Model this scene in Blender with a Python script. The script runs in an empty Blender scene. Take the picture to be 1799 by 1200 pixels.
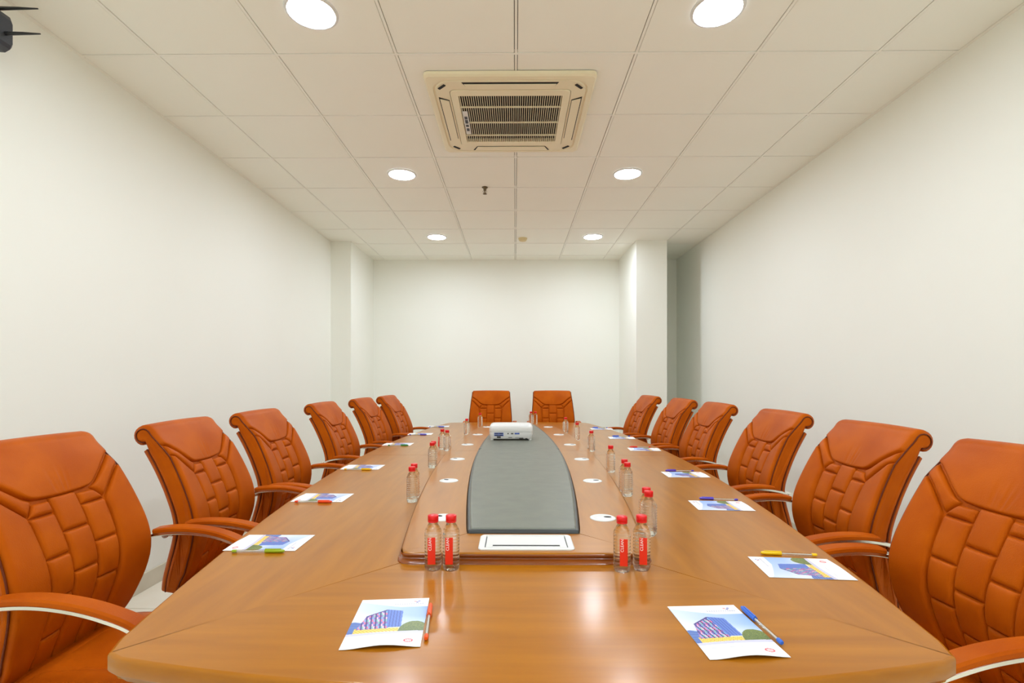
import bpy, bmesh, math, random
from mathutils import Vector, Matrix
random.seed(7)
PI = math.pi
SC = bpy.context.scene
COL = SC.collection

# ------------------------------------------------------------------ camera, world, exposure
CAM_H = 1.25
cam_d = bpy.data.cameras.new('camera'); cam = bpy.data.objects.new('camera', cam_d); COL.objects.link(cam)
cam.location = (0, 0, CAM_H)
cam.rotation_euler = (PI/2, 0, math.radians(0.45))
cam_d.sensor_width = 36; cam_d.lens = 17.93
cam_d.shift_y = 64/1799; cam_d.shift_x = 1.5/1799
cam_d.clip_start = 0.02
SC.camera = cam
world = bpy.data.worlds.new('world'); SC.world = world; world.use_nodes = True
world.node_tree.nodes['Background'].inputs[0].default_value = (1, 0.97, 0.9, 1)
world.node_tree.nodes['Background'].inputs[1].default_value = 0.05
vs = SC.view_settings
vs.view_transform = 'Standard'; vs.look = 'None'; vs.gamma = 1; vs.use_curve_mapping = False
vs.exposure = 0.09
SC.cycles.diffuse_bounces = 6; SC.cycles.max_bounces = 10; SC.cycles.transmission_bounces = 10
LAMP_STRENGTH = 114.0
LAMP_COLOR = (1.0, 1.095, 1.25)

CEIL = CAM_H + 1.618          # 2.868
XL, XR = -2.19, 2.21          # side walls
YN, YF = -1.75, 7.0           # near wall (behind the camera), far wall
CX = 0.025                    # the table's long axis

# ------------------------------------------------------------------ materials
def srgb(r, g, b):
    f = lambda c: c/12.92 if c <= 0.04045 else ((c+0.055)/1.055)**2.4
    return (f(r/255), f(g/255), f(b/255), 1)
def principled(name, color, rough=0.5, metal=0.0, **kw):
    m = bpy.data.materials.new(name); m.use_nodes = True
    b = m.node_tree.nodes['Principled BSDF']
    b.inputs['Base Color'].default_value = color if len(color) == 4 else (*color, 1)
    b.inputs['Roughness'].default_value = rough; b.inputs['Metallic'].default_value = metal
    for k, v in kw.items(): b.inputs[k.replace('_', ' ')].default_value = v
    return m
def nodes_of(m): return m.node_tree.nodes, m.node_tree.links, m.node_tree.nodes['Principled BSDF']
def mottled(name, c1, c2, scale, rough, bump=0.0, bscale=200, stretch=(1,1,1), detail=4, rot=(0,0,0), lo=0.3, hi=0.7, **kw):
    m = principled(name, c1, rough, **kw); N, L, b = nodes_of(m)
    tc = N.new('ShaderNodeTexCoord'); mp = N.new('ShaderNodeMapping')
    mp.inputs['Scale'].default_value = stretch; mp.inputs['Rotation'].default_value = rot
    L.new(tc.outputs['Object'], mp.inputs['Vector'])
    n = N.new('ShaderNodeTexNoise'); n.inputs['Scale'].default_value = scale; n.inputs['Detail'].default_value = detail
    L.new(mp.outputs[0], n.inputs['Vector'])
    r = N.new('ShaderNodeValToRGB'); r.color_ramp.elements[0].color = c1; r.color_ramp.elements[1].color = c2
    r.color_ramp.elements[0].position = lo; r.color_ramp.elements[1].position = hi
    L.new(n.outputs['Fac'], r.inputs['Fac']); L.new(r.outputs['Color'], b.inputs['Base Color'])
    if bump > 0:
        n2 = N.new('ShaderNodeTexNoise'); n2.inputs['Scale'].default_value = bscale; n2.inputs['Detail'].default_value = 3
        L.new(tc.outputs['Object'], n2.inputs['Vector'])
        bp = N.new('ShaderNodeBump'); bp.inputs['Strength'].default_value = bump; bp.inputs['Distance'].default_value = 0.002
        L.new(n2.outputs['Fac'], bp.inputs['Height']); L.new(bp.outputs[0], b.inputs['Normal'])
    return m
M = {}
M['wall'] = mottled('wall_paint', srgb(243,244,234), srgb(245,246,236), 1.2, 0.6, bump=0.05, bscale=90)
M['ceil'] = mottled('ceiling_tile_board', srgb(249,249,238), srgb(250,250,240), 2.5, 0.75, bump=0.12, bscale=260)
M['grid'] = principled('ceiling_grid_paint', srgb(249,248,238), 0.5)
M['plenum'] = principled('plenum_dark', srgb(92,82,62), 0.9)
M['floor'] = mottled('floor_tile_ceramic', srgb(236,229,210), srgb(242,236,220), 3.0, 0.22)
M['grout'] = principled('grout', srgb(150,140,118), 0.8)
M['skirt'] = mottled('skirting_ceramic', srgb(205,198,176), srgb(218,211,190), 5.0, 0.3)
LEATHER1, LEATHER2 = srgb(167,71,5), srgb(187,88,9)
M['leather'] = mottled('tan_leather', LEATHER1, LEATHER2, 7.0, 0.42, bump=0.3, bscale=420, detail=6, Specular_IOR_Level=0.16, Specular_Tint=(1.0,0.6,0.2,1))
M['seam'] = principled('dark_brown_piping', srgb(100,38,8), 0.5, Specular_IOR_Level=0.2)
M['chrome'] = principled('brushed_chrome', (0.80,0.79,0.74,1), 0.22, 1.0)
M['black'] = principled('black_plastic', (0.015,0.015,0.016,1), 0.4)
def wood(name, along):
    st = (9, 0.9, 9) if along == 'y' else (0.9, 9, 9)
    return mottled(name, srgb(154,91,9), srgb(175,110,16), 3.2, 0.30, stretch=st, detail=7, lo=0.25, hi=0.75,
                   Coat_Weight=0.4, Coat_Roughness=0.17, Specular_IOR_Level=0.3, Specular_Tint=(1.0,0.85,0.55,1), Coat_Tint=(1.0,0.95,0.8,1))
M['wood_y'] = wood('walnut_veneer_lengthwise', 'y'); M['wood_x'] = wood('walnut_veneer_crosswise', 'x')
M['wood_dark'] = mottled('dark_wood_moulding', srgb(122,56,8), srgb(150,76,14), 4, 0.18, stretch=(1,6,6), Coat_Weight=0.4, Coat_Roughness=0.06)
M['wood_body'] = mottled('walnut_apron', srgb(150,96,44), srgb(172,114,56), 4, 0.35, stretch=(2,2,8))
M['greypad'] = mottled('grey_leatherette', srgb(104,107,96), srgb(114,117,104), 14, 0.38, bump=0.25, bscale=500)
M['greyedge'] = principled('dark_grey_pad_edge', srgb(52,56,56), 0.35)
M['white'] = principled('white_plastic', srgb(226,226,222), 0.3)
M['white2'] = principled('offwhite_plastic', srgb(222,222,218), 0.4)
M['acw'] = principled('cream_plastic', srgb(240,230,198), 0.42)
M['dark'] = principled('dark_recess', (0.012,0.011,0.010,1), 0.7)
M['steel'] = principled('slot_steel', (0.12,0.12,0.12,1), 0.35, 0.8)
M['red'] = principled('red_cap_plastic', srgb(222,14,18), 0.3)
M['redlabel'] = principled('red_label', srgb(232,44,14), 0.4)
M['textwhite'] = principled('white_print', srgb(250,246,240), 0.5)
M['blue'] = principled('port_blue', srgb(50,84,170), 0.4)
M['greydev'] = principled('slate_grey_plastic', srgb(58,62,70), 0.45)
M['brass'] = principled('aged_metal', srgb(112,98,74), 0.4, 0.6)
M['beige'] = principled('beige_detector', srgb(222,206,158), 0.5)
def emit(name, color, strength):
    m = bpy.data.materials.new(name); m.use_nodes = True; N = m.node_tree.nodes; L = m.node_tree.links
    N.clear(); e = N.new('ShaderNodeEmission'); o = N.new('ShaderNodeOutputMaterial')
    e.inputs[0].default_value = (*color, 1); e.inputs[1].default_value = strength; L.new(e.outputs[0], o.inputs[0])
    return m
M['lamp'] = emit('lit_lamp_diffuser', LAMP_COLOR, LAMP_STRENGTH)
def clear_mat(name, ior, clear, tint=(1,1,1,1), rough=0.0):
    m = bpy.data.materials.new(name); m.use_nodes = True; N = m.node_tree.nodes; L = m.node_tree.links
    N.clear(); o = N.new('ShaderNodeOutputMaterial'); mx = N.new('ShaderNodeMixShader'); t = N.new('ShaderNodeBsdfTransparent')
    g = N.new('ShaderNodeBsdfGlass'); g.inputs['IOR'].default_value = ior; g.inputs['Roughness'].default_value = rough
    g.inputs['Color'].default_value = tint; t.inputs[0].default_value = tint
    mx.inputs[0].default_value = 1 - clear
    L.new(t.outputs[0], mx.inputs[1]); L.new(g.outputs[0], mx.inputs[2]); L.new(mx.outputs[0], o.inputs[0])
    return m
M['pet'] = clear_mat('clear_bottle_and_water', 1.33, 0.25, (0.98,0.985,0.975,1))
M['penclear'] = clear_mat('clear_pen_barrel', 1.3, 0.6, (0.95,0.95,0.93,1))
m = principled('brochure_print', (1,1,1,1), 0.35); N, L, b = nodes_of(m)
a = N.new('ShaderNodeAttribute'); a.attribute_name = 'print'; L.new(a.outputs['Color'], b.inputs['Base Color']); M['print'] = m

# ------------------------------------------------------------------ mesh helpers
class MB:
    def __init__(s): s.v = []; s.f = []; s.sm = []
    def add(s, verts, faces, smooth=False):
        o = len(s.v); s.v += [tuple(p) for p in verts]; s.f += [tuple(i+o for i in f) for f in faces]; s.sm += [smooth]*len(faces); return s
    def box(s, x0, x1, y0, y1, z0, z1, bev=0.0, mat=None):
        bm = bmesh.new(); bmesh.ops.create_cube(bm, size=1)
        for v in bm.verts: v.co = Vector(((x0+x1)/2 + v.co.x*(x1-x0), (y0+y1)/2 + v.co.y*(y1-y0), (z0+z1)/2 + v.co.z*(z1-z0)))
        if bev > 0: bmesh.ops.bevel(bm, geom=bm.edges[:], offset=bev, segments=2, affect='EDGES', profile=0.6)
        if mat is not None: bmesh.ops.transform(bm, matrix=mat, verts=bm.verts[:])
        bm.verts.index_update(); s.add([v.co[:] for v in bm.verts], [[v.index for v in f.verts] for f in bm.faces], False); bm.free(); return s
    def grid(s, P, closed_u=False, closed_v=False, smooth=True):
        nv, nu = len(P), len(P[0]); V = [p for r in P for p in r]; F = []
        for j in range(nv - (0 if closed_v else 1)):
            for i in range(nu - (0 if closed_u else 1)):
                F.append((j*nu+i, j*nu+(i+1) % nu, ((j+1) % nv)*nu+(i+1) % nu, ((j+1) % nv)*nu+i))
        return s.add(V, F, smooth)
    def lathe(s, prof, n=24, smooth=True, caps=True, fn=None):   # prof: [(r,z)]; fn(r,z,ang)->r
        P = [[((fn(r,z,2*PI*k/n) if fn else r)*math.cos(2*PI*k/n), (fn(r,z,2*PI*k/n) if fn else r)*math.sin(2*PI*k/n), z) for k in range(n)] for r, z in prof]
        s.grid(P, closed_u=True, smooth=smooth)
        if caps:
            s.add(P[0][::-1], [tuple(range(n))]); s.add(P[-1], [tuple(range(n))])
        return s
    def tube(s, pts, r, n=8, closed=False, rect=None, smooth=True, up=Vector((0,0,1))):   # rect=(half side, half up)
        pts = [Vector(p) for p in pts]; R = []; N_ = len(pts)
        for i, p in enumerate(pts):
            a_ = pts[(i-1) % N_] if (closed or i > 0) else p; b_ = pts[(i+1) % N_] if (closed or i < N_-1) else p
            t = (b_-a_).normalized(); sd = t.cross(up)
            if sd.length < 1e-4: sd = t.cross(Vector((1,0,0)))
            sd.normalize(); u = sd.cross(t).normalized()
            rr = r[i] if isinstance(r, (list, tuple)) else r
            if rect: 
                hs, hu = rect; c = [(1,.5),(.5,1),(-.5,1),(-1,.5),(-1,-.5),(-.5,-1),(.5,-1),(1,-.5)]
                R.append([p + sd*hs*x + u*hu*y for x, y in c])
            else: R.append([p + sd*rr*math.cos(2*PI*k/n) + u*rr*math.sin(2*PI*k/n) for k in range(n)])
        m_ = len(R[0]); s.grid(R, closed_u=True, closed_v=closed, smooth=smooth)
        if not closed: s.add(R[0][::-1], [tuple(range(m_))]); s.add(R[-1], [tuple(range(m_))])
        return s
    def prism(s, poly, z0, z1, bev=0.0):
        n = len(poly); bm = bmesh.new(); vs_ = [bm.verts.new((x, y, z0)) for x, y in poly]; f = bm.faces.new(vs_)
        r = bmesh.ops.extrude_face_region(bm, geom=[f]); 
        for g in r['geom']:
            if isinstance(g, bmesh.types.BMVert): g.co.z = z1
        bmesh.ops.recalc_face_normals(bm, faces=bm.faces[:])
        if bev: 
            zt = max(z0, z1); ed = [e for e in bm.edges if all(abs(v.co.z-zt) < 1e-6 for v in e.verts)]
            bmesh.ops.bevel(bm, geom=ed, offset=bev, segments=2, affect='EDGES')
        bm.verts.index_update(); s.add([v.co[:] for v in bm.verts], [[v.index for v in f.verts] for f in bm.faces]); bm.free(); return s
    def mesh(s, name, mat):
        me = bpy.data.meshes.new(name); me.from_pydata(s.v, [], s.f); me.update()
        bm = bmesh.new(); bm.from_mesh(me)
        sm = s.sm
        for i, f in enumerate(bm.faces): f.smooth = sm[i] if i < len(sm) else False
        bmesh.ops.recalc_face_normals(bm, faces=bm.faces[:]); bm.to_mesh(me); bm.free()
        me.materials.append(M[mat]); return me
    def build(s, name, mat, parent=None, loc=(0,0,0), rot=(0,0,0)):
        return place(name, s.mesh(name, mat), parent, loc, rot)
def place(name, me, parent=None, loc=(0,0,0), rot=(0,0,0)):
    o = bpy.data.objects.new(name, me); COL.objects.link(o); o.location = loc; o.rotation_euler = rot
    if parent is not None: o.parent = parent
    return o
def tag(o, label, cat, group=None):
    o['label'] = label; o['category'] = cat
    if group: o['group'] = group
    return o
def struct(o): o['kind'] = 'structure'; return o
def thing(name, label, cat, loc=(0,0,0), rz=0.0, group=None):
    o = bpy.data.objects.new(name, None); COL.objects.link(o); o.location = loc; o.rotation_euler = (0,0,rz); o.empty_display_size = 0.1
    return tag(o, label, cat, group)
KIDS = {}
def copy_tree(o, parent=None):
    c = o.copy(); COL.objects.link(c); c.parent = parent
    for ch in KIDS.get(o.name) or [x for x in o.children]: copy_tree(ch, c)
    return c
def lerp(a, b, t): return a + (b-a)*t
def catmull(pts, n=8):
    out = []; P = [Vector(p) for p in pts]
    for i in range(len(P)-1):
        p0 = P[max(i-1, 0)]; p1 = P[i]; p2 = P[i+1]; p3 = P[min(i+2, len(P)-1)]
        for k in range(n):
            t = k/n
            out.append(0.5*((2*p1) + (p2-p0)*t + (2*p0-5*p1+4*p2-p3)*t*t + (3*p1-p0-3*p2+p3)*t**3))
    out.append(P[-1]); return out

# ------------------------------------------------------------------ room
struct(MB().box(XL-.1, XL, YN, YF, 0, CEIL+.12).build('wall_left', 'wall'))
struct(MB().box(XR, XR+.1, YN, YF, 0, CEIL+.12).build('wall_right', 'wall'))
struct(MB().box(XL-.1, XR+.1, YF, YF+.1, 0, CEIL+.12).build('wall_far', 'wall'))
struct(MB().box(XL-.1, XR+.1, YN-.1, YN, 0, CEIL+.12).build('wall_near', 'wall'))
struct(MB().box(XL, -1.95, 6.04, YF, 0, CEIL+.02).build('wall_pillar_left', 'wall'))
struct(MB().box(1.425, 1.785, 6.01, YF, 0, CEIL+.02).build('wall_pillar_right', 'wall'))

# suspended ceiling: a dark void, each tile and each bar a part
ceil = struct(MB().box(XL, XR, YN, YF, CEIL+.10, CEIL+.12).build('ceiling', 'plenum'))
TX = [XL] + [i*0.6 + 0.004 for i in range(-3, 4)] + [XR]
TY = [2.547 + 0.6*k for k in range(-7, 8)]
TY = [YN] + [y for y in TY if YN+.05 < y < YF-.05] + [YF]
lamp_spots = [(x, y) for y in (-1.353, .447, 2.247, 4.047, 5.847) for x in (-.9, .89)]
tile_meshes = {}
BAR = 0.012
for i in range(len(TX)-1):
    for j in range(len(TY)-1):
        w, d = round(TX[i+1]-TX[i]-BAR-.006, 4), round(TY[j+1]-TY[j]-BAR-.006, 4)
        if (w, d) not in tile_meshes:
            tile_meshes[(w, d)] = MB().box(-w/2, w/2, -d/2, d/2, .0015, .016, bev=0.002).mesh('ceiling_tile', 'ceil')
        place('ceiling_tile', tile_meshes[(w, d)], ceil, ((TX[i]+TX[i+1])/2, (TY[j]+TY[j+1])/2, CEIL + random.uniform(0, .0012)))
for x in TX: 
    xx = min(max(x, XL+BAR/2), XR-BAR/2); MB().box(xx-BAR/2, xx+BAR/2, YN, YF, CEIL, CEIL+.02).build('grid_bar', 'grid', ceil)
for y in TY:
    yy = min(max(y, YN+BAR/2), YF-BAR/2); MB().box(XL, XR, yy-BAR/2, yy+BAR/2, CEIL+.0002, CEIL+.0198).build('grid_bar', 'grid', ceil)
MB().box(XL, XL+.02, YN, YF, CEIL-.0005, CEIL+.001).build('wall_angle', 'grid', ceil)
MB().box(XR-.02, XR, YN, YF, CEIL-.0005, CEIL+.001).build('wall_angle', 'grid', ceil)

# floor tiles
floor = struct(MB().box(XL, XR, YN, YF, -.05, -.004).build('floor', 'grout'))
FX = [XL] + [-1.8 + .6*k for k in range(7)] + [XR]; FY = [YN] + [-1.45 + .6*k for k in range(15) if -1.45+.6*k < YF-.05] + [YF]
ftm = {}
for i in range(len(FX)-1):
    for j in range(len(FY)-1):
        w, d = round(FX[i+1]-FX[i]-.004, 4), round(FY[j+1]-FY[j]-.004, 4)
        if (w, d) not in ftm: ftm[(w, d)] = MB().box(-w/2, w/2, -d/2, d/2, -.006, 0, bev=.001).mesh('floor_tile', 'floor')
        place('floor_tile', ftm[(w, d)], floor, ((FX[i]+FX[i+1])/2, (FY[j]+FY[j+1])/2, 0))
def skirting(name, x0, x1, y0, y1): struct(MB().box(x0, x1, y0, y1, 0, .10, bev=.003).build(name, 'skirt'))
skirting('baseboard_left', XL, XL+.012, YN, 6.04); skirting('baseboard_right', XR-.012, XR, YN, YF)
skirting('baseboard_far', -1.95, 1.425, YF-.012, YF); skirting('baseboard_near', XL+.012, XR-.012, YN, YN+.012)

# ------------------------------------------------------------------ ceiling fittings
def lamp_proto():
    t = thing('ceiling_light', 'x', 'ceiling light', (0,0,CEIL), 0, 'round ceiling downlights')
    ring = [(.100, -.002), (.100, -.006), (.103, -.008), (.112, -.005), (.115, -.0005), (.115, .001), (.100, .001)]
    MB().lathe(ring, 40, caps=False).build('trim_ring', 'white', t)
    MB().lathe([(.0995, -.001), (.0995, -.004), (.097, -.0052), (.05, -.006), (.002, -.0062)], 40).build('diffuser', 'lamp', t)
    return t
lp = lamp_proto(); first = True
LAMP_LABEL = {(-.9,2.247): 'round lit ceiling downlight at the top edge, left of the air conditioner', (.89,2.247): 'round lit ceiling downlight at the top edge, right of the air conditioner',
  (-.9,4.047): 'round lit ceiling downlight beside the sprinkler, middle of the left row', (.89,4.047): 'round lit ceiling downlight, middle one of the right row',
  (-.9,5.847): 'farthest round lit downlight of the left row, nearest the left pillar', (.89,5.847): 'farthest round lit downlight of the right row, nearest the right pillar',
  (-.9,.447): 'round lit downlight above the near end of the table, left side', (.89,.447): 'round lit downlight above the near end of the table, right side',
  (-.9,-1.353): 'round lit downlight behind the viewer, left side', (.89,-1.353): 'round lit downlight behind the viewer, right side'}
for (x, y) in lamp_spots:
    o = lp if first else copy_tree(lp); first = False
    o.location = (x, y, CEIL); o['label'] = LAMP_LABEL[(x, y)]

# cassette air conditioner
ac = thing('air_conditioner', 'cream cassette air conditioner with square grille set in the ceiling', 'air conditioner', (-.027, 3.145, CEIL))
def rrect(hx, hy, r, n=5, cx=0, cy=0):
    P = []
    for (sx, sy, a0) in ((1,1,0), (-1,1,90), (-1,-1,180), (1,-1,270)):
        for k in range(n+1):
            a_ = math.radians(a0 + 90*k/n); P.append((cx + sx*(hx-r) + r*math.cos(a_), cy + sy*(hy-r) + r*math.sin(a_)))
    return P
def frame_loft(b, loops, smooth=False):   # loops: [(hx,hy,r,z)]
    b.grid([[(x, y, z) for x, y in rrect(hx, hy, r)] for hx, hy, r, z in loops], closed_u=True, smooth=smooth)
b = MB(); frame_loft(b, [(.462,.462,.03,-.001), (.462,.462,.03,-.018), (.452,.452,.03,-.026), (.428,.428,.10,-.029), (.424,.424,.10,-.022), (.418,.418,.10,-.022), (.414,.414,.10,-.029), (.338,.338,.03,-.030), (.338,.338,.03,-.005)])
b.build('panel', 'acw', ac)
MB().box(-.41,.41,-.41,.41,-.006,-.002).build('housing', 'dark', ac)
b = MB(); frame_loft(b, [(.335,.335,.028,-.020), (.335,.335,.028,-.032), (.330,.330,.025,-.035), (.298,.282,.008,-.035), (.293,.277,.008,-.031), (.293,.277,.008,-.010)])
gr = b.build('grille', 'acw', ac)
nb = 46
fin = MB().box(-.0016, .0016, -.278, .278, -.034, -.027).mesh('grille_slat', 'acw')
for k in range(nb): place('grille_slat', fin, gr, (lerp(-.286, .286, k/(nb-1)), 0, 0))
crossb = MB().box(-.293, .293, -.003, .003, -.0355, -.028).mesh('grille_crossbar', 'acw')
for y in (-.16, .02, .185): place('grille_crossbar', crossb, gr, (0, y, 0))
gapm = MB().prism([(-.262,-.027), (.262,-.027), (.232,.030), (-.232,.030)], -.0312, -.029).mesh('air_outlet', 'dark')
flm = MB().prism([(-.250,-.0225), (.250,-.0225), (.2285,.0265), (-.2285,.0265)], -.0355, -.0305, bev=.002).mesh('louvre', 'acw')
for k, a_ in enumerate((0, 90, 180, 270)):
    ra = math.radians(a_); g = place('air_outlet', gapm, ac, (.378*math.sin(ra), -.378*math.cos(ra), 0), (0,0,ra))
    place('louvre', flm, g, (0, .006 if k == 0 else .001, 0))
for sx, sy in ((1,1), (-1,1), (1,-1), (-1,-1)):
    MB().box(-.026,.026,-.007,.007,-.0335,-.0285).build('corner_slot', 'dark', ac, (sx*.374, sy*.366, 0), (0,0,math.radians(-45*sx*sy)))
st = MB().box(-.016,.016,-.15,.13,-.0372,-.0352).build('sticker', 'white2', gr, (-.272, .03, 0), (0,0,0))
for k, (y, h) in enumerate(((-.075,.016), (-.03,.022), (.02,.014), (.07,.018))): MB().box(-.009,.009,y-h,y+h,-.0379,-.0371).build('print_patch', 'greydev', ac, (-.272,.03,0))

sp = thing('fire_sprinkler', 'small metal sprinkler head hanging from the ceiling grid', 'sprinkler', (-.257, 4.33, CEIL))
MB().lathe([(.026,.001), (.024,-.004), (.014,-.008), (.012,-.02)], 20).build('escutcheon', 'brass', sp)
MB().lathe([(.010,-.018), (.011,-.026), (.006,-.03), (.005,-.05), (.004,-.053)], 12).build('bulb_body', 'brass', sp)
for s in (-1, 1): MB().tube([(s*.009,0,-.02), (s*.016,0,-.034), (s*.008,0,-.050), (0,0,-.054)], .0022, 6).build('frame_arm', 'brass', sp)
MB().lathe([(.004,-.052), (.017,-.054), (.018,-.056), (.003,-.058)], 16).build('deflector', 'brass', sp)
sd = thing('smoke_detector', 'beige round smoke detector on a far ceiling tile', 'smoke detector', (.088, 5.915, CEIL))
MB().lathe([(.052,.0015), (.052,-.008), (.047,-.014)], 28).build('mount_base', 'beige', sd)
MB().lathe([(.046,-.013), (.044,-.024), (.036,-.032), (.02,-.036), (.002,-.037)], 28).build('sensor_cap', 'beige', sd)

wr = thing('wireless_router', 'dark grey wall-mounted device with two thin black antennas near the ceiling', 'router', (XL, 2.05, 2.625))
MB().box(0, .022, -.03, .03, -.05, .13, bev=.006).build('wall_bracket', 'black', wr)
b = MB(); OCT = ((-1,-.8), (-.8,-1), (.8,-1), (1,-.8), (1,.8), (.8,1), (-.8,1), (-1,.8))
b.grid([[(x, sy*hy, .045 + zc + sz*hz) for sy, sz in OCT] for x, hy, hz, zc in ((.018,.03,.04,0), (.05,.04,.078,0), (.09,.042,.078,-.002), (.115,.036,.066,-.006), (.125,.03,.05,-.010))], closed_u=True, smooth=False)
b.add([(.125, sy*.03, .035+sz*.05) for sy, sz in OCT], [tuple(range(8))])
b.build('body', 'greydev', wr)
for z, x0, x1 in ((.122, .06, .258), (.020, .10, .268)):
    MB().tube([(x0, 0, z), (x0+.02, 0, z+.0005), (lerp(x0, x1, .6), 0, z), (x1, 0, z-.002)], [.0085, .0078, .0058, .0025], 8).build('antenna', 'black', wr)

# ------------------------------------------------------------------ conference table
TZ = 0.75; YM = 3.3
def Wo(y): return 1.01 - .235*((y-YM)/2.38)**2
def Wp(y): return .46 - .125*((y-YM)/1.926)**2
def Wg(y): return .265 - .098*((y-YM)/1.8)**2
def bez(a_, c, b_, t): return a_*(1-t)**2 + c*2*t*(1-t) + b_*t*t
def outline(W, ynear, bow, r):
    """right half near quarter: side curve (corner middle -> table middle), end curve (left corner middle -> right corner middle)"""
    xc = W(ynear)
    yc = ynear + bow*xc*xc
    for _ in range(4): xc = W(yc); yc = ynear + bow*xc*xc
    c = Vector((xc, yc))
    ps = Vector((W(yc+r), yc+r)); pe = Vector((xc-r, ynear + bow*(xc-r)**2))
    half_side = [bez(pe, c, ps, .5 + .5*k/5) for k in range(6)]
    half_end = [bez(pe, c, ps, .5*k/5) for k in range(6)]       # pe -> middle
    n = 40; side = half_side + [Vector((W(lerp(yc+r, YM, k/n)), lerp(yc+r, YM, k/n))) for k in range(1, n+1)]
    m_ = 24; x1 = xc-r
    mid = [Vector((lerp(-x1, x1, k/m_), ynear + bow*lerp(-x1, x1, k/m_)**2)) for k in range(m_+1)]
    end = [Vector((-p.x, p.y)) for p in half_end[::-1]][:-1] + mid + half_end[1:]
    return side, end
def resample(pts, n, e0=0.0, e1=0.0):
    d = [0]
    for i in range(1, len(pts)): d.append(d[-1] + (pts[i]-pts[i-1]).length)
    T = d[-1]; out = []; j = 0
    for k in range(n):
        s_ = lerp(e0, T-e1, k/(n-1))
        while j < len(d)-2 and d[j+1] < s_: j += 1
        out.append(pts[j].lerp(pts[j+1], (s_-d[j])/max(d[j+1]-d[j], 1e-9)))
    return out
def normals(pts, away):
    out = []
    for i in range(len(pts)):
        t = pts[min(i+1, len(pts)-1)] - pts[max(i-1, 0)]; n = Vector((t.y, -t.x)).normalized()
        if n.dot(pts[i]-away) < 0: n = -n
        out.append(n)
    return out
def ring_panel(inner, outer, z, prof, n=44, gap=.0015, rows=4, under=.02):
    """slab between two curves; prof: outer edge profile [(outset, dz)]"""
    I = resample(inner, n, gap, gap); O = resample(outer, n, gap, gap); c = Vector((0, YM)); Nn = normals(O, c)
    R = [[(p.x, p.y, z-under) for p in I], [(p.x, p.y, z-.0012) for p in I], [(p.x+ (q-p).normalized().x*.0012, p.y+(q-p).normalized().y*.0012, z) for p, q in zip(I, O)]]
    for r_ in range(1, rows): R.append([(*p.lerp(q + m_*prof[0][0], r_/rows), z) for p, q, m_ in zip(I, O, Nn)])
    for o_, dz in prof: R.append([(p.x+m_.x*o_, p.y+m_.y*o_, z+dz) for p, m_ in zip(O, Nn)])
    b = MB(); b.grid(R[:3], smooth=False); b.grid(R[2:3+rows], smooth=False); b.grid(R[2+rows:], smooth=True)
    k = len(R); V = [R[j][0] for j in range(k)]; b.add(V, [tuple(range(k))]); V = [R[j][-1] for j in range(k)]; b.add(V, [tuple(range(k))])
    return b
EDGE = [(-.007,0), (-.0035,-.0007), (-.001,-.003), (0,-.007), (0,-.030), (-.002,-.034), (-.008,-.036), (-.012,-.040), (-.016,-.050), (-.03,-.056), (-.035,-.058)]
PEDGE = [(-.006,0), (-.002,-.001), (0,-.003), (.001,-.006), (.000,-.010), (-.005,-.013), (-.006,-.016), (-.002,-.019), (.004,-.021), (.007,-.024), (.008,-.0275)]
tb = thing('conference_table', 'long boat-shaped polished wooden conference table with raised centre', 'table', (CX, 0, 0))
so, eo = outline(Wo, .815, .164, .040); sp_, ep = outline(Wp, 1.374, .02, .03); sg, eg = outline(Wg, 1.545, .0, .012)
def mirx(P): return [Vector((-p.x, p.y)) for p in P]
def miry(P): return [Vector((p.x, 2*YM-p.y)) for p in P]
def six(inner_s, inner_e, outer_s, outer_e, z, prof, names, mats, parent, under=.02):
    for mx in (0, 1):
        for my in (0, 1):
            a_, b_ = inner_s, outer_s
            if mx: a_, b_ = mirx(a_), mirx(b_)
            if my: a_, b_ = miry(a_), miry(b_)
            ring_panel(a_, b_, z, prof, under=under).build(names[0], mats[0], parent)
    for my in (0, 1):
        a_, b_ = (miry(inner_e), miry(outer_e)) if my else (inner_e, outer_e)
        ring_panel(a_, b_, z, prof, under=under).build(names[1], mats[1], parent)
six(sp_, ep, so, eo, TZ, EDGE, ('side_panel', 'end_panel'), ('wood_y', 'wood_x'), tb)
plat_s = [p for p in sp_]; 
six(sg, eg, sp_, ep, TZ+.028, PEDGE, ('centre_side_panel', 'centre_end_panel'), ('wood_y', 'wood_x'), tb, under=.012)
# dark moulding under the raised centre's lip
loop = [Vector((p.x, p.y)) for p in sp_]; full = loop + miry(loop)[::-1][1:]; left = mirx(full)[::-1]
def closed_outline(s_, e_): 
    r = s_ + miry(s_)[::-1][1:]; fe = miry(e_)[::-1]; l = mirx(r)[::-1]
    return r + fe[1:-1] + l + e_[1:-1]
po = closed_outline(sp_, ep)
def band(poly, prof, cy=YM):
    Nn = []
    n = len(poly)
    for i in range(n):
        t = poly[(i+1) % n] - poly[(i-1) % n]; m_ = Vector((t.y, -t.x)).normalized()
        if m_.dot(poly[i]-Vector((0, cy))) < 0: m_ = -m_
        Nn.append(m_)
    return MB().grid([[(p.x+m_.x*o_, p.y+m_.y*o_, z) for p, m_ in zip(poly, Nn)] for o_, z in prof], closed_u=True)
band(po, [(.0008, TZ+.0245), (.0022, TZ+.022), (.0012, TZ+.018), (-.004, TZ+.015), (-.0045, TZ+.0115), (0, TZ+.009), (.006, TZ+.0065), (.0095, TZ+.003), (.0105, TZ+.0002)]).build('centre_moulding', 'wood_dark', tb)
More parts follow.
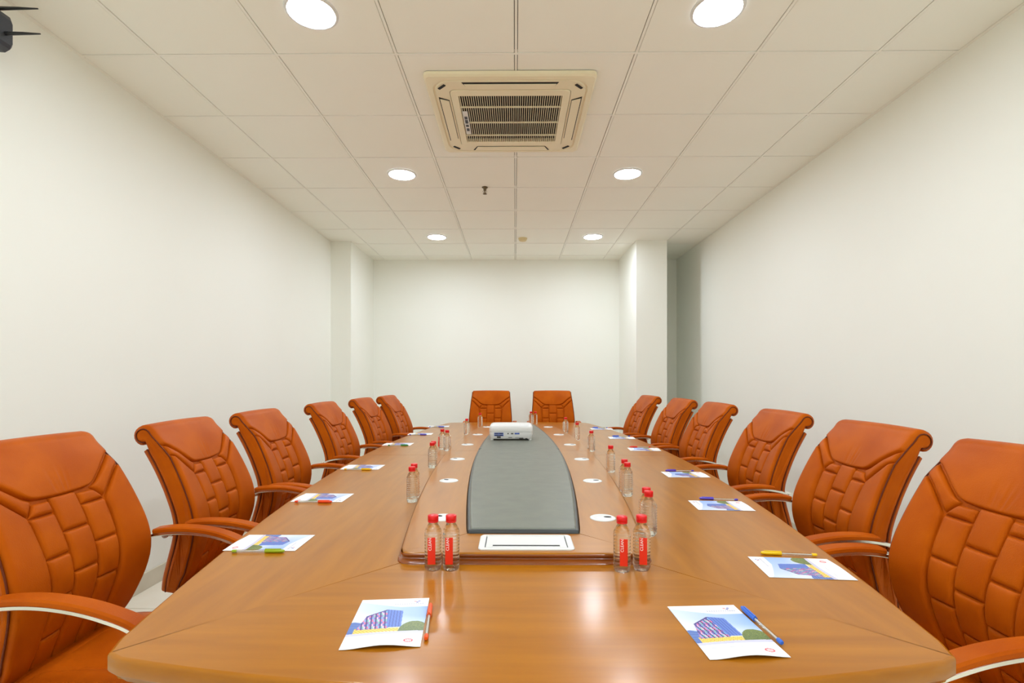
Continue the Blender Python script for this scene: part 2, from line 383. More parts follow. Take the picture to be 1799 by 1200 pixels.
# body under the top
oo = closed_outline(so, eo)
band(oo, [(-.034, TZ-.02), (-.034, TZ-.0585), (-.15, TZ-.0595), (-.152, TZ-.12), (-.17, TZ-.13), (-.20, TZ-.13)]).build('apron', 'wood_body', tb)
MB().prism([(p.x*.93, YM+(p.y-YM)*.975) for p in oo], TZ-.06, TZ-.022).build('underframe', 'wood_body', tb)
for y in (1.55, 3.3, 5.05):
    MB().box(-.36, .36, y-.045, y+.045, 0, TZ-.06, bev=.006).build('pedestal', 'wood_body', tb)
for s in (-1, 1): MB().box(s*.30-.015, s*.30+.015, 1.6, 5.0, .08, TZ-.06).build('modesty_panel', 'wood_body', tb)
# grey inlay pad, two halves
for my in (0, 1):
    s1 = sg; e1 = eg
    half = s1[::-1]           # middle -> corner (right)
    poly = mirx(s1)[::-1] + e1[1:-1] + s1
    if my: poly = miry(poly)
    c = Vector((0, YM - 1.0 if not my else YM+1.0))
    zt = TZ+.028+.013
    n = len(poly)
    bm_ = MB()
    def inset(poly, d):
        out = []
        for p in poly:
            q = Vector((p.x, p.y)); w = Wg(min(max(p.y, 1.6), 5.0))
            q.x -= d*(p.x/w if w else 0); 
            if not my: q.y = max(q.y, 1.545+d)
            else: q.y = min(q.y, 2*YM-1.545-d)
            out.append(q)
        return out
    gy = .0008*(1 if my else -1)
    def pz(P, z): return [(p.x, p.y + (gy if abs(p.y-YM) < 1e-4 else 0), z) for p in P]
    pd = place('pad_rim', (lambda b: (b.grid([pz(inset(poly, .003), zt-.02), pz(inset(poly, .003), zt-.006), pz(inset(poly, .007), zt-.0035), pz(inset(poly, .012), zt-.003)], closed_u=True), b)[1])(MB()).mesh('pad_rim', 'greyedge'), tb)
    P = inset(poly, .0118)
    b = MB(); b.grid([pz(P, zt-.012), pz(P, zt-.003), pz(inset(poly, .016), zt-.0005), pz(inset(poly, .02), zt)], closed_u=True)
    Q = pz(inset(poly, .02), zt); b.add(Q, [tuple(range(len(Q)))]); b.build('grey_pad', 'greypad', tb)
MB().prism([(p.x*.96, YM+(p.y-YM)*.97) for p in closed_outline(sg, eg)], TZ-.02, TZ+.03).build('centre_core', 'wood_body', tb)

ZP = TZ + .028
# cable box at the near end of the raised centre
cb = thing('cable_box', 'white rectangular cable outlet box with dark slot in front of grey pad', 'cable outlet', (.031, 1.459, ZP))
b = MB(); frame_loft(b, [(.133,.064,.014,-.001), (.133,.064,.014,.003), (.130,.061,.012,.005), (.116,.054,.004,.005), (.115,.053,.004,.001)]); b.build('bezel', 'white', cb)
MB().box(-.116, .116, -.054, .054, .0001, .0009).build('recess', 'greydev', cb)
lid = MB().box(-.1125, .1125, -.030, .0508, .0009, .0046, bev=.001).build('lid', 'white', cb)
for s in (-1, 1): MB().box(min(s*.1125, s*.094), max(s*.1125, s*.094), -.0508, -.0305, .0009, .0046).build('lid_end', 'white', cb)
MB().box(-.0935, .0935, -.0508, -.041, .0009, .0043).build('brush_strip', 'white2', cb)
MB().box(-.0935, .0935, -.0408, -.0302, .0009, .0042).build('slot', 'dark', cb)

# round cable grommets
gp = thing('cable_grommet', 'x', 'grommet', (0,0,ZP), 0, 'round white cable grommets on the raised centre')
MB().lathe([(.043,-.0005), (.043,.0018), (.040,.0034), (.031,.0036), (.030,.0030)], 36).build('flange', 'white', gp)
gc = MB().lathe([(.0298,.0002), (.0298,.0034), (.028,.0040), (.002,.0042)], 32).build('cap', 'white', gp)
MB().prism([(.013*math.cos(2*PI*k/18), .008*math.sin(2*PI*k/18)) for k in range(18)], .0042, .0047).build('cable_hole', 'dark', gc, (.016, 0, 0))
gy_ = [1.719, 2.336, 2.957, 3.60, 4.24, 4.90]; gh = [.270, .329, .360, .362, .337, .293]
ordn = ['nearest', 'second', 'third', 'fourth', 'fifth', 'farthest']
first = True
for side in (-1, 1):
    for k in range(6):
        o = gp if first else copy_tree(gp); first = False
        o.location = (CX + side*gh[k], gy_[k], ZP); o.rotation_euler.z = 0 if side > 0 else PI*.8
        o['label'] = f'{ordn[k]} round white cable grommet from the viewer, {"right" if side > 0 else "left"} of the grey pad'

# ------------------------------------------------------------------ projector
pj = thing('projector', 'white projector standing on the grey table pad, ports facing the viewer', 'projector', (-.03, 3.86, TZ+.041))
b = MB(); st_ = [(.010,.150,.108,.02), (.016,.157,.113,.024), (.048,.160,.115,.026), (.060,.160,.115,.028)]
b.grid([[(x, y, z) for x, y in rrect(hx, hy, r)] for z, hx, hy, r in st_], closed_u=True)
b.add([(x, y, .010) for x, y in rrect(.150,.108,.02)], [tuple(range(24))]); b.build('lower_shell', 'white2', pj)
b = MB(); st_ = [(.061,.1605,.1155,.028), (.064,.162,.117,.03), (.095,.160,.115,.032), (.108,.154,.109,.034), (.114,.140,.095,.036), (.1155,.11,.07,.03)]
b.grid([[(x, y, z) for x, y in rrect(hx, hy, r)] for z, hx, hy, r in st_], closed_u=True)
b.add([(x, y, .1155) for x, y in rrect(.11,.07,.03)], [tuple(range(24))]); b.build('upper_shell', 'white', pj)
def port(x, z, hx, hz, mat, nm): MB().box(x-hx, x+hx, -.1165, -.108, z-hz, z+hz, bev=.0008).build(nm, mat, pj)
for x in (-.118+.012, -.074): 
    for z in (.051, .038): port(x, z, .018, .0052, 'blue', 'vga_port')
for x in (-.106, -.074):
    for z in (.051, .038): MB().box(x-.012, x+.012, -.1172, -.116, z-.0025, z+.0025).build('socket_face', 'dark', pj)
port(-.09, .024, .014, .006, 'black', 'power_socket')
for x in (-.022, .004, .012): port(x, .050, .005, .0045, 'steel', 'audio_jack')
for x in (.032, .044, .056): port(x, .050, .0055, .0055, 'blue', 'audio_jack')
port(-.006, .022, .014, .002, 'steel', 'maker_plate'); port(.06, .020, .03, .0012, 'steel', 'warning_text')
for x, w in ((.075, .016), (.112, .008)): port(x, .014, w, .0022, 'dark', 'vent_slot')
for x in (-.14, .14):
    for y in (-.095, .095): MB().lathe([(.010,0), (.012,.004), (.011,.013)], 14).build('foot', 'white2', pj, (x, y, 0))
MB().lathe([(.03,0), (.03,.02), (.024,.024), (.002,.018)], 24).build('lens', 'black', pj, (.07, .108, .06), (-PI/2, 0, 0))

# ------------------------------------------------------------------ water bottles
BH = .142
def sq(r, z, a_):      # rounded-square body
    k = min(max((z-.004)/.008, 0), 1) * min(max((.112-z)/.016, 0), 1)
    c, s_ = abs(math.cos(a_)), abs(math.sin(a_)); e = 5.0
    rs = 1/((c**e + s_**e)**(1/e)); return r*lerp(1, rs*.985, k)
prof = [(.004,.0025), (.014,.0012), (.0180,.0), (.0208,.004), (.0220,.010)]
for i in range(10):
    z = .014 + i*.0083
    prof += [(.0221, z), (.0221, z+.0034), (.0205, z+.0050), (.0205, z+.0062)]
prof += [(.0221,.0965), (.0215,.1015), (.0195,.107), (.0165,.1125), (.0135,.117), (.0120,.1195), (.0120,.126)]
bottle_mesh = MB().lathe(prof, 28, fn=sq).mesh('bottle_body', 'pet')
cap_b = MB(); npt = 36
cap_b.lathe([(.0134,.1240), (.0139,.1247), (.0139,.1272), (.0134,.1278), (.0140,.1286), (.0140,.1402), (.0132,.1416), (.002,.142)], npt)
cap_mesh = cap_b.mesh('cap', 'red')
lab_b = MB(); lab_b.box(-.0098, .0098, -.0004, .0004, .020, .089); label_mesh = lab_b.mesh('label', 'redlabel')
tcu = bpy.data.curves.new('clean_text', 'FONT'); tcu.body = 'CLEAN'; tcu.size = .0105; tcu.extrude = .0001; tcu.align_x = 'RIGHT'; tcu.align_y = 'CENTER'
tob = bpy.data.objects.new('tmp_text', tcu); COL.objects.link(tob)
bpy.context.view_layer.update()
text_mesh = bpy.data.meshes.new_from_object(tob.evaluated_get(bpy.context.evaluated_depsgraph_get())); text_mesh.name = 'clean_text'
text_mesh.materials.clear(); text_mesh.materials.append(M['textwhite'])
bpy.data.objects.remove(tob)
def bottle(x, y, label, lab=None):
    if 1.36 < y < 5.24: x = CX + math.copysign(max(abs(x-CX), Wp(y)+.0335), x-CX)      # clear of the raised centre's moulding
    t = thing('water_bottle', label, 'bottle', (x, y, TZ), 0, 'clear water bottles with red caps')
    place('bottle_body', bottle_mesh, t); place('cap', cap_mesh, t)
    if lab is not None:
        off, rz = lab
        t.rotation_euler.z = math.radians(rz)
        l = place('label', label_mesh, t, (off, -.0224, 0)); l['label'] = 'red label strip with white sideways lettering'
        place('lettering', text_mesh, l, (-.0035, -.0006, .0885), (PI/2, -PI/2, 0))
    else: t.rotation_euler.z = random.uniform(0, 1)
    return t
bottle(-.2145, 1.333, 'red-capped water bottle with red CLEAN label, leftmost in the front row', (-.003, 6))
bottle(-.1675, 1.333, 'red-capped water bottle with CLEAN label, front row, nearer the white cable box', (-.004, 4))
bottle(.277, 1.325, 'red-capped water bottle with CLEAN label, right front pair, left one', (.003, -8))
bottle(.330, 1.335, 'red-capped water bottle with CLEAN label, right front pair, right one', (.002, -8))
bottle(.409, 1.622, 'clear water bottle standing directly behind the front right labelled pair')
bottle(.412, 1.672, 'clear water bottle mostly hidden, second behind the front right labelled pair')
bottle(.470, 2.164, 'clear red-capped bottle, nearer of two at the right middle of the raised centre')
bottle(.470, 2.250, 'clear red-capped bottle, hidden farther one of the two at right middle')
bottle(.500, 2.71, 'lone clear red-capped bottle right of the third right grommet')
bottle(.512, 3.47, 'clear red-capped bottle at right beside the table middle seam')
bottle(.490, 4.095, 'clear red-capped bottle right of the projector, second from the far right')
bottle(.452, 4.64, 'clear red-capped bottle right of projector in front of right end chair')
bottle(.170, 5.44, 'left one of the two far bottles behind the projector')
bottle(.216, 5.44, 'right one of the two far bottles behind the projector')
bottle(-.410, 2.055, 'clear red-capped bottle, nearer of two at the left middle of raised centre')
bottle(-.404, 2.13, 'clear red-capped bottle, hidden farther one of the two at left middle')
bottle(-.455, 2.83, 'clear red-capped bottle left of the third left grommet, nearer of two')
bottle(-.456, 2.89, 'clear red-capped bottle behind another left of third left grommet')
bottle(-.509, 3.564, 'clear red-capped bottle with red label edge, left of the table middle', (-.012, -55))
bottle(-.4545, 3.50, 'clear red-capped bottle standing right next to the one with red label edge')
bottle(-.425, 4.48, 'clear red-capped bottle left of the projector beside a grommet')
bottle(-.357, 5.20, 'farthest clear red-capped bottle left of projector before left end chair')

# ------------------------------------------------------------------ brochures
BW, BL = .148, .210
def mixc(a_, b_, t): return tuple(x+(y-x)*min(max(t, 0), 1) for x, y in zip(a_, b_))
def inpoly(u, v, P):
    r = False; j = len(P)-1
    for i in range(len(P)):
        if (P[i][1] > v) != (P[j][1] > v) and u < (P[j][0]-P[i][0])*(v-P[i][1])/(P[j][1]-P[i][1])+P[i][0]: r = not r
        j = i
    return r
rnd = random.Random(3)
RB = [(230,120,160), (120,180,220), (150,110,190), (130,200,190), (240,190,210), (110,120,200)]
def paint(u, v):
    W_ = (250,250,248)
    foot = .225 + .03*math.sin((u-.1)*2.6)
    head = .955 - .15*min(u/.6, 1)**.8
    if v < foot:
        dx, dy = (u-.83)/.062, (v-.11)/.036; d = dx*dx+dy*dy
        if d < 1: return (232,72,86) if (d > .5 or abs(((u-.83)*60) % 1.2-.6) > .35) else (250,236,236)
        if abs(v-.172-.01*math.sin(u*3)) < .004 and .1 < u < .55: return (205,205,210)
        return W_
    if v > head:
        if abs(v-.87) < .012 and .50 < u < .93 and (int(u*90) % 3) != 0: return (190,190,205)
        for (cx_, cy_, c) in ((.80,.925,(235,150,150)), (.86,.932,(120,120,190)), (.835,.905,(110,110,170))):
            if ((u-cx_)/.022)**2+((v-cy_)/.013)**2 < 1: return c
        return W_
    sky = mixc((222,230,246), (140,176,236), u*.8 + (v-.5)*.3)
    sky = mixc(sky, (235,238,250), max(0, 1-abs(v-.62+.2*u)*7)*.5)
    c = sky
    if v < foot+.045: return (206,204,226)
    if u < .15 and v < .50-.25*abs(u-.04): c = (70,100,170) if int(v*70) % 2 else (104,136,200)
    F1 = [(.10,.34), (.17,.62), (.43,.755), (.50,.36)]
    F2 = [(.43,.755), (.66,.715), (.69,.36), (.50,.36)]
    if inpoly(u, v, F2): c = (96,128,206) if int((u+v*.1)*70) % 3 else (70,96,176)
    if inpoly(u, v, F1):
        t = (u + (.5-v)*-.2); k = int(t*48)
        c = (64,48,120) if k % 3 == 0 else RB[(k + int(v*22)) % 6]
        if v > .60 + (u-.17)*.50: c = (70,56,130)
    elif .08 < u < .66 and v < .365: c = (246,222,110) if (int(u*60)+int(v*90)) % 3 else (216,150,60)
    elif .52 < u < .70 and v < .38: c = (240,232,190)
    tr = .30 + .19*math.sqrt(max(0, 1-((u-.86)/.20)**2))
    if u > .66 and v < tr: c = mixc((62,84,52), (150,160,80), rnd.random()*.8+ (v-.3)*1.2)
    if u > .60 and v < .30: c = mixc((70,88,56), (120,130,80), rnd.random())
    return c
def zsheet(u, v, k): return k*(.006*math.sin(PI*min(max((u-.08)/.92, 0), 1))**1.5*max(0, 1-v/.30)**2) + .0006
def brochure_mesh(k):
    nu, nv = 148, 200
    V = []; F = []
    for j in range(nv+1):
        for i in range(nu+1):
            u, v = i/nu, j/nv; V.append(((u-.5)*BW, (v-.5)*BL, zsheet(u, v, k)+.0006))
    for j in range(nv):
        for i in range(nu): q = j*(nu+1)+i; F.append((q, q+1, q+nu+2, q+nu+1))
    me = bpy.data.meshes.new('printed_cover'); me.from_pydata(V, [], F); me.update()
    at = me.color_attributes.new('print', 'FLOAT_COLOR', 'POINT'); arr = []
    for j in range(nv+1):
        for i in range(nu+1): arr += list(srgb(*paint(i/nu, j/nv)))
    at.data.foreach_set('color', arr)
    for p in me.polygons: p.use_smooth = True
    me.materials.append(M['print']); 
    b = MB(); g = [[((i/12-.5)*BW, (j/16-.5)*BL, zsheet(i/12, j/16, k)+.0003) for i in range(13)] for j in range(17)]
    b.grid(g); g2 = [[(x, y, z-.0008 if j > 5 else z-.0005) for (x, y, z) in r] for j, r in enumerate(g)]; b.grid(g2)
    per = [(0,i) for i in range(13)] + [(j,12) for j in range(1,17)] + [(16,i) for i in range(11,-1,-1)] + [(j,0) for j in range(15,0,-1)]
    b.grid([[g[j][i] for j, i in per], [g2[j][i] for j, i in per]], closed_u=True)
    return me, b.mesh('inner_leaves', 'white')
BM_WAVY = brochure_mesh(1.0); BM_FLAT = brochure_mesh(.35)
def brochure(x, y, rz, label, wavy=False):
    t = thing('brochure', label, 'brochure', (x, y, TZ+.0004), math.radians(rz), 'brochures laid at each place')
    a_, b_ = BM_WAVY if wavy else BM_FLAT
    place('printed_cover', a_, t); place('inner_leaves', b_, t)
BL_ = [(-.80+.06,1.54,-90), (-.80,2.12,-91), (-.85,2.845,-90), (-.88,3.83,-90), (-.842,4.53,-88), (-.785,5.24,-86)]
BR_ = [(.747,1.346,85), (.803,2.00,86), (.877,2.64,89), (.90,3.57,86), (.885,4.25,86), (.845,5.0,88)]
brochure(-.259, 1.043, 5, 'white brochure with building photo at the near table end beside an orange pen', True)
brochure(.412, 1.0145, 3.5, 'white brochure with building photo at the near table end beside a blue pen', True)
for k, (x, y, r) in enumerate(BL_): brochure(x, y, r, f'{ordn[k]} brochure from the viewer on the left long side of table')
for k, (x, y, r) in enumerate(BR_): brochure(x, y, r, f'{ordn[k]} brochure from the viewer on the right long side of table')

# ------------------------------------------------------------------ pens
def pen(x, y, rz, color, label, z=0.0):       # local +x = cap end
    nm = 'pen_plastic_%d_%d_%d' % color
    if nm not in M: M[nm] = principled(nm, srgb(*color), 0.3)
    t = thing('ballpoint_pen', label, 'pen', (x, y, TZ+z+.0052), math.radians(rz), 'ballpoint pens')
    R = (0, PI/2, 0)
    MB().lathe([(.0036,-.070), (.0040,-.066), (.0040,.022)], 12).build('barrel', 'penclear', t, rot=R)
    MB().lathe([(.0015,-.068), (.0015,.03)], 8).build('refill', 'white2', t, rot=R)
    MB().lathe([(.0030,-.074), (.0043,-.072), (.0044,-.062), (.0040,-.0605)], 12).build('end_plug', nm, t, rot=R)
    cp = MB().lathe([(.0050,.020), (.0052,.022), (.0052,.060), (.0046,.070), (.0030,.075)], 14).build('cap', nm, t, rot=R)
    MB().box(.020, .066, -.0016, .0016, .0050, .0068, bev=.0005).build('clip', nm, cp, rot=(0,-PI/2,0))
pen(-.177, 1.040, 96, (236,84,14), 'orange-capped clear pen lying right of the near left brochure')
pen(.492, 1.026, 93.5, (46,104,206), 'blue-capped clear pen lying along the edge of near right brochure', .0016)
pen(-.735, 1.452, 1, (150,170,20), 'yellow-green pen along the nearest left side brochure')
pen(-.808, 2.034, 0, (232,70,16), 'red-orange pen along the second left side brochure')
pen(-.852, 2.756, 0, (240,190,10), 'yellow pen along the third left side brochure')
pen(-.860, 3.742, 1, (50,140,70), 'green pen along the fourth left side brochure')
pen(-.850, 4.448, 2, (84,70,190), 'violet pen along the fifth left side brochure')
pen(-.795, 5.158, 3, (50,80,200), 'blue pen along the farthest left side brochure')
pen(.770, 1.441, 173, (238,196,10), 'yellow-capped pen along the nearest right side brochure')
pen(.832, 2.092, 170, (84,64,190), 'violet-capped pen along the second right side brochure')
pen(.878, 2.730, 178, (92,60,180), 'purple pen along the third right side brochure')
pen(.895, 3.662, 178, (226,50,20), 'red pen along the fourth right side brochure')
pen(.900, 4.340, 178, (50,84,206), 'blue pen along the fifth right side brochure')
pen(.845, 5.088, 178, (60,90,210), 'blue pen along the farthest right side brochure')

# ------------------------------------------------------------------ leather chairs
FRONT = [(-.225,.40), (-.212,.45), (-.185,.52), (-.157,.60), (-.145,.67), (-.154,.74), (-.187,.83), (-.230,.92), (-.273,.995), (-.305,1.045)]
fr = [Vector(p) for p in (x for x in catmull([(a_, b_, 0) for a_, b_ in FRONT], 8))]
fr = [Vector((p.x, p.y)) for p in fr]
tl = (fr[-1]-fr[-2]).normalized(); nl = Vector((tl.y, -tl.x)); RR = .032
C0 = fr[-1] - nl*RR; a0 = math.atan2(nl.y, nl.x)
roll = [C0 + Vector((math.cos(a0+t), math.sin(a0+t)))*RR for t in [k*(math.radians(255))/26 for k in range(1, 27)]]
path = fr + roll
cum = [0]
for i in range(1, len(path)): cum.append(cum[-1] + (path[i]-path[i-1]).length)
S_TOP = cum[len(fr)-1]; S_END = cum[-1]
def at_s(s_):
    s_ = min(max(s_, 0), S_END); i = 0
    lo, hi = 0, len(cum)-2
    while lo < hi:
        mid = (lo+hi+1)//2
        if cum[mid] <= s_: lo = mid
        else: hi = mid-1
    i = lo; t = (s_-cum[i])/(cum[i+1]-cum[i]); p = path[i].lerp(path[i+1], t)
    d1 = (path[min(i+2, len(path)-1)]-path[i]); d0 = path[i+1]-path[max(i-1, 0)]
    d = d0.normalized().lerp(d1.normalized(), t).normalized()
    return p, Vector((d.y, -d.x))
def s_of_z(z):
    for i in range(len(fr)-1):
        if fr[i].y <= z <= fr[i+1].y: return lerp(cum[i], cum[i+1], (z-fr[i].y)/(fr[i+1].y-fr[i].y))
    return 0 if z < fr[0].y else S_TOP
WPTS = [(.30,.180), (.36,.190), (.42,.206), (.48,.226), (.55,.246), (.62,.258), (.69,.262), (.77,.259), (.86,.251), (.95,.243), (1.03,.237), (1.2,.234), (1.4,.234)]
def hw(z):
    z = min(max(z, .361), 1.19)
    for k in range(1, len(WPTS)-2):
        (z0, w0), (z1, w1) = WPTS[k], WPTS[k+1]
        if z <= z1:
            m0 = (w1-WPTS[k-1][1])/(z1-WPTS[k-1][0]); m1 = (WPTS[k+2][1]-w0)/(WPTS[k+2][0]-z0); h_ = z1-z0; t = (z-z0)/h_
            return w0*(2*t**3-3*t*t+1) + m0*h_*(t**3-2*t*t+t) + w1*(-2*t**3+3*t*t) + m1*h_*(t**3-t*t)
    return WPTS[-1][1]
def hw_s(s_): return hw(at_s(s_)[0].y)
def surf(x, s_, h):
    p, n = at_s(s_); w = hw_s(s_); k = min(s_/.1, 1)*(1 if s_ < S_TOP-.12 else max(0, 1-(s_-S_TOP+.12)/.10))
    q = p + n*(h + .020*k*(min(abs(x)/w, 1))**2)
    return (x, q.x, q.y)
def thick(s_): return .078
def build_backrest(root):
    b = MB()
    st_ = [S_END*k/70 for k in range(71)]
    # cushion body: side outline (front, roll, rear), rounded at the sides
    outl = [(at_s(s_)[0]-at_s(s_)[1]*.006, hw_s(s_), s_) for s_ in st_]
    rear = []
    for k in range(24):
        s_ = lerp(s_of_z(.985), 0.0, k/23); p, n = at_s(s_); q = p - n*.045; rear.append((q, hw(q.y), s_))
    allp = outl + rear; n_ = len(allp); ctr = []
    P2 = [p for p, w, s_ in allp]
    def inset2(d):
        out = []
        for i in range(n_):
            t = P2[(i+1) % n_]-P2[(i-1) % n_]; t.normalize(); nn = Vector((t.y, -t.x)); out.append(P2[i]-nn*d)
        return out
    rings = []
    def fw(i, f):     # forward bucket of the front face at x fraction
        p, w, s_ = allp[i]
        if i >= len(outl): return Vector((0, 0))
        k = min(s_/.1, 1)*(1 if s_ < S_TOP-.12 else max(0, 1-(s_-S_TOP+.12)/.10))
        return at_s(s_)[1]*(.020*k*f*f)
    xs = [-1, -.997, -.985, -.96, -.7, -.4, 0, .4, .7, .96, .985, .997, 1]; dd = [.012, .006, .0018, 0, 0, 0, 0, 0, 0, 0, .0018, .006, .012]
    for x, d in zip(xs, dd):
        I = inset2(d); rings.append([(allp[i][1]*x, (I[i]+fw(i, x)).x, (I[i]+fw(i, x)).y) for i in range(n_)])
    b.grid(rings, closed_u=True)
    b.add(rings[0][::-1], [tuple(range(n_))]); b.add(rings[-1], [tuple(range(n_))])
    bk = b.build('backrest', 'leather', root)
    # sewn leather panels
    def panel(L_, R_, n=8, m_=10, h=.009, edge=-.006, sag=0.0, pw=.30, rad=.012, creases=()):
        cl = [0, .012, .035, .07, .12, .19]
        us = cl + [lerp(.19, .81, k/(n//2+1)) for k in range(1, n//2+1)] + [1-c for c in cl[::-1]]
        dv = [0, .0015, .004, .0075, .012]; 
        L0 = [Vector(p) for p in L_]; R0 = [Vector(p) for p in R_]
        ln = (sum((L0[k+1]-L0[k]).length for k in range(len(L0)-1)) + sum((R0[k+1]-R0[k]).length for k in range(len(R0)-1)))/2
        cv = [d/ln for d in dv]; vs_ = cv + [lerp(cv[-1], 1-cv[-1], k/(m_+1)) for k in range(1, m_+1)] + [1-c for c in cv[::-1]]
        Lc = resample(L0, 201); Rc = resample(R0, 201)
        f = lambda d: math.sqrt(max(0, 1-(1-min(d/rad, 1))**2))
        G = []
        for v in vs_:
            row = []; kf = v*200; k0 = min(int(kf), 199); a_ = Lc[k0].lerp(Lc[k0+1], kf-k0); c_ = Rc[k0].lerp(Rc[k0+1], kf-k0); wd = (c_-a_).length
            for u in us:
                q = a_.lerp(c_, u); q = Vector((q.x, q.y - sag*4*u*(1-u)*max(0, 1-v*4)))
                e = f(min(u, 1-u)*wd)*f(min(v, 1-v)*ln); dome = (4*u*(1-u))*(4*v*(1-v))
                cr = sum(d_*math.exp(-((u-c0-sl*(v-.2))/w_)**2)*max(0, min((v-.03)/.05, 1, (.42-v)/.2)) for c0, w_, d_, sl in creases)
                row.append(surf(q.x, q.y, lerp(edge, h*.62, e) + h*.38*dome - cr))
            G.append(row)
        return MB().grid(G).build('leather_panel', 'leather', bk)
    def mz(z): return z-.023 if z >= .88 else lerp(.405, .857, (z-.455)/(.88-.455))
    Z = lambda z: s_of_z(mz(z))
    HB = Z(.928)
    def cx_(x, z): return x*lerp(.86, 1.0, min(max((z-.5)/.35, 0), 1))
    # headrest
    def edge_pts(sx, s0, s1, n=14, f=.975): return [(sx*f*hw_s(lerp(s0, s1, k/n)), lerp(s0, s1, k/n)) for k in range(n+1)]
    def diag(sx): return [(sx*.098, HB), (sx*.125, Z(.940)), (sx*.155, Z(.962)), (sx*.185, Z(.985)), (sx*.21, Z(1.002))]
    Lh = diag(-1) + edge_pts(-1, Z(1.015), S_END-.01); Rh = diag(1) + edge_pts(1, Z(1.015), S_END-.01)
    panel(Lh, Rh, 64, 34, h=.014, sag=.006, creases=((.40,.010,.0020,.05), (.455,.013,.0028,.0), (.515,.010,.0018,-.04), (.56,.016,.0022,-.1)))
    for sx in (-1, 1):
        top = [(sx*.103, HB-.004), (sx*.128, Z(.934)), (sx*.158, Z(.956)), (sx*.188, Z(.979)), (sx*.213, Z(.996)), (sx*.230, Z(1.009))]
        bot = [(sx*.134, Z(.888)), (sx*.150, Z(.902)), (sx*.172, Z(.922)), (sx*.197, Z(.945)), (sx*.220, Z(.962)), (sx*.235, Z(.972))]
        panel(top, bot, 8, 12, h=.010)
        inn = [(sx*cx_(.138, z), Z(z)) for z in (.455, .52, .6, .68, .76, .82, .86, .882)] + [(sx*.153, Z(.897)), (sx*.175, Z(.917)), (sx*.199, Z(.939)), (sx*.222, Z(.957))]
        out = [(sx*.972*hw(mz(z)), Z(z)) for z in [lerp(.455, .968, k/14) for k in range(15)]]
        panel(inn, out, 6, 22, h=.013)
        zz = [.918, .882, .775, .668, .565, .455]
        for z1, z0 in zip(zz, zz[1:]):
            tx0, tx1 = .049, (.133 if z1 < .9 else .105)
            panel([(sx*cx_(.049, z0), Z(z0)+.001), (sx*cx_(.049, z1), Z(z1)-.001)], [(sx*cx_(.134, z0), Z(z0)+.001), (sx*cx_(tx1, z1), Z(z1)-.001)], 8, 8, h=.0075)
    zz = [.926, .828, .718, .612, .455]
    for z1, z0 in zip(zz, zz[1:]):
        panel([(-cx_(.046, z0), Z(z0)+.001), (-cx_(.046, z1), Z(z1)-.001)], [(cx_(.046, z0), Z(z0)+.001), (cx_(.046, z1), Z(z1)-.001)], 8, 8, h=.0075)
    # piping along the front edge of both sides
    for sx in (-1, 1):
        pts = []
        for k in range(61):
            s_ = S_END*k/60; p, n = at_s(s_); kk = min(s_/.1, 1)*(1 if s_ < S_TOP-.12 else max(0, 1-(s_-S_TOP+.12)/.10))
            q = p + n*(-.0062+.020*kk); pts.append((sx*(hw_s(s_)*.992), q.x, q.y))
        MB().tube(pts, .0026, 6, up=Vector((1,0,0))).build('piping', 'seam', bk)
    # rear shell
    ss = [lerp(0.0, s_of_z(1.0), k/30) for k in range(31)]; G = []
    xs = [-1, -.985, -.94, -.5, 0, .5, .94, .985, 1]
    def sh(s_, x, d): 
        p, n = at_s(s_); q = p - n*d; return (x*(hw(p.y)*.985), q.x, q.y)
    fgrid = [[sh(s_, x, .049) for x in xs] for s_ in ss]
    bgrid = [[sh(s_, x, .070 - (.008 if abs(x) > .97 else 0) - (.008 if abs(x) > .99 else 0)) for x in xs] for s_ in ss]
    b = MB(); b.grid(fgrid); b.grid(bgrid); m_ = len(xs); n2 = len(ss)
    per = [(0,i) for i in range(m_)] + [(j,m_-1) for j in range(1,n2)] + [(n2-1,i) for i in range(m_-2,-1,-1)] + [(j,0) for j in range(n2-2,0,-1)]
    b.grid([[fgrid[j][i] for j, i in per], [bgrid[j][i] for j, i in per]], closed_u=True)
    shl = b.build('rear_shell', 'leather', root)
    for sx in (-1, 1):
        MB().tube([(sx*hw(at_s(s_)[0].y)*.988, (at_s(s_)[0]-at_s(s_)[1]*.047).x, (at_s(s_)[0]-at_s(s_)[1]*.047).y) for s_ in ss], .0030, 6, up=Vector((1,0,0))).build('piping', 'seam', shl)
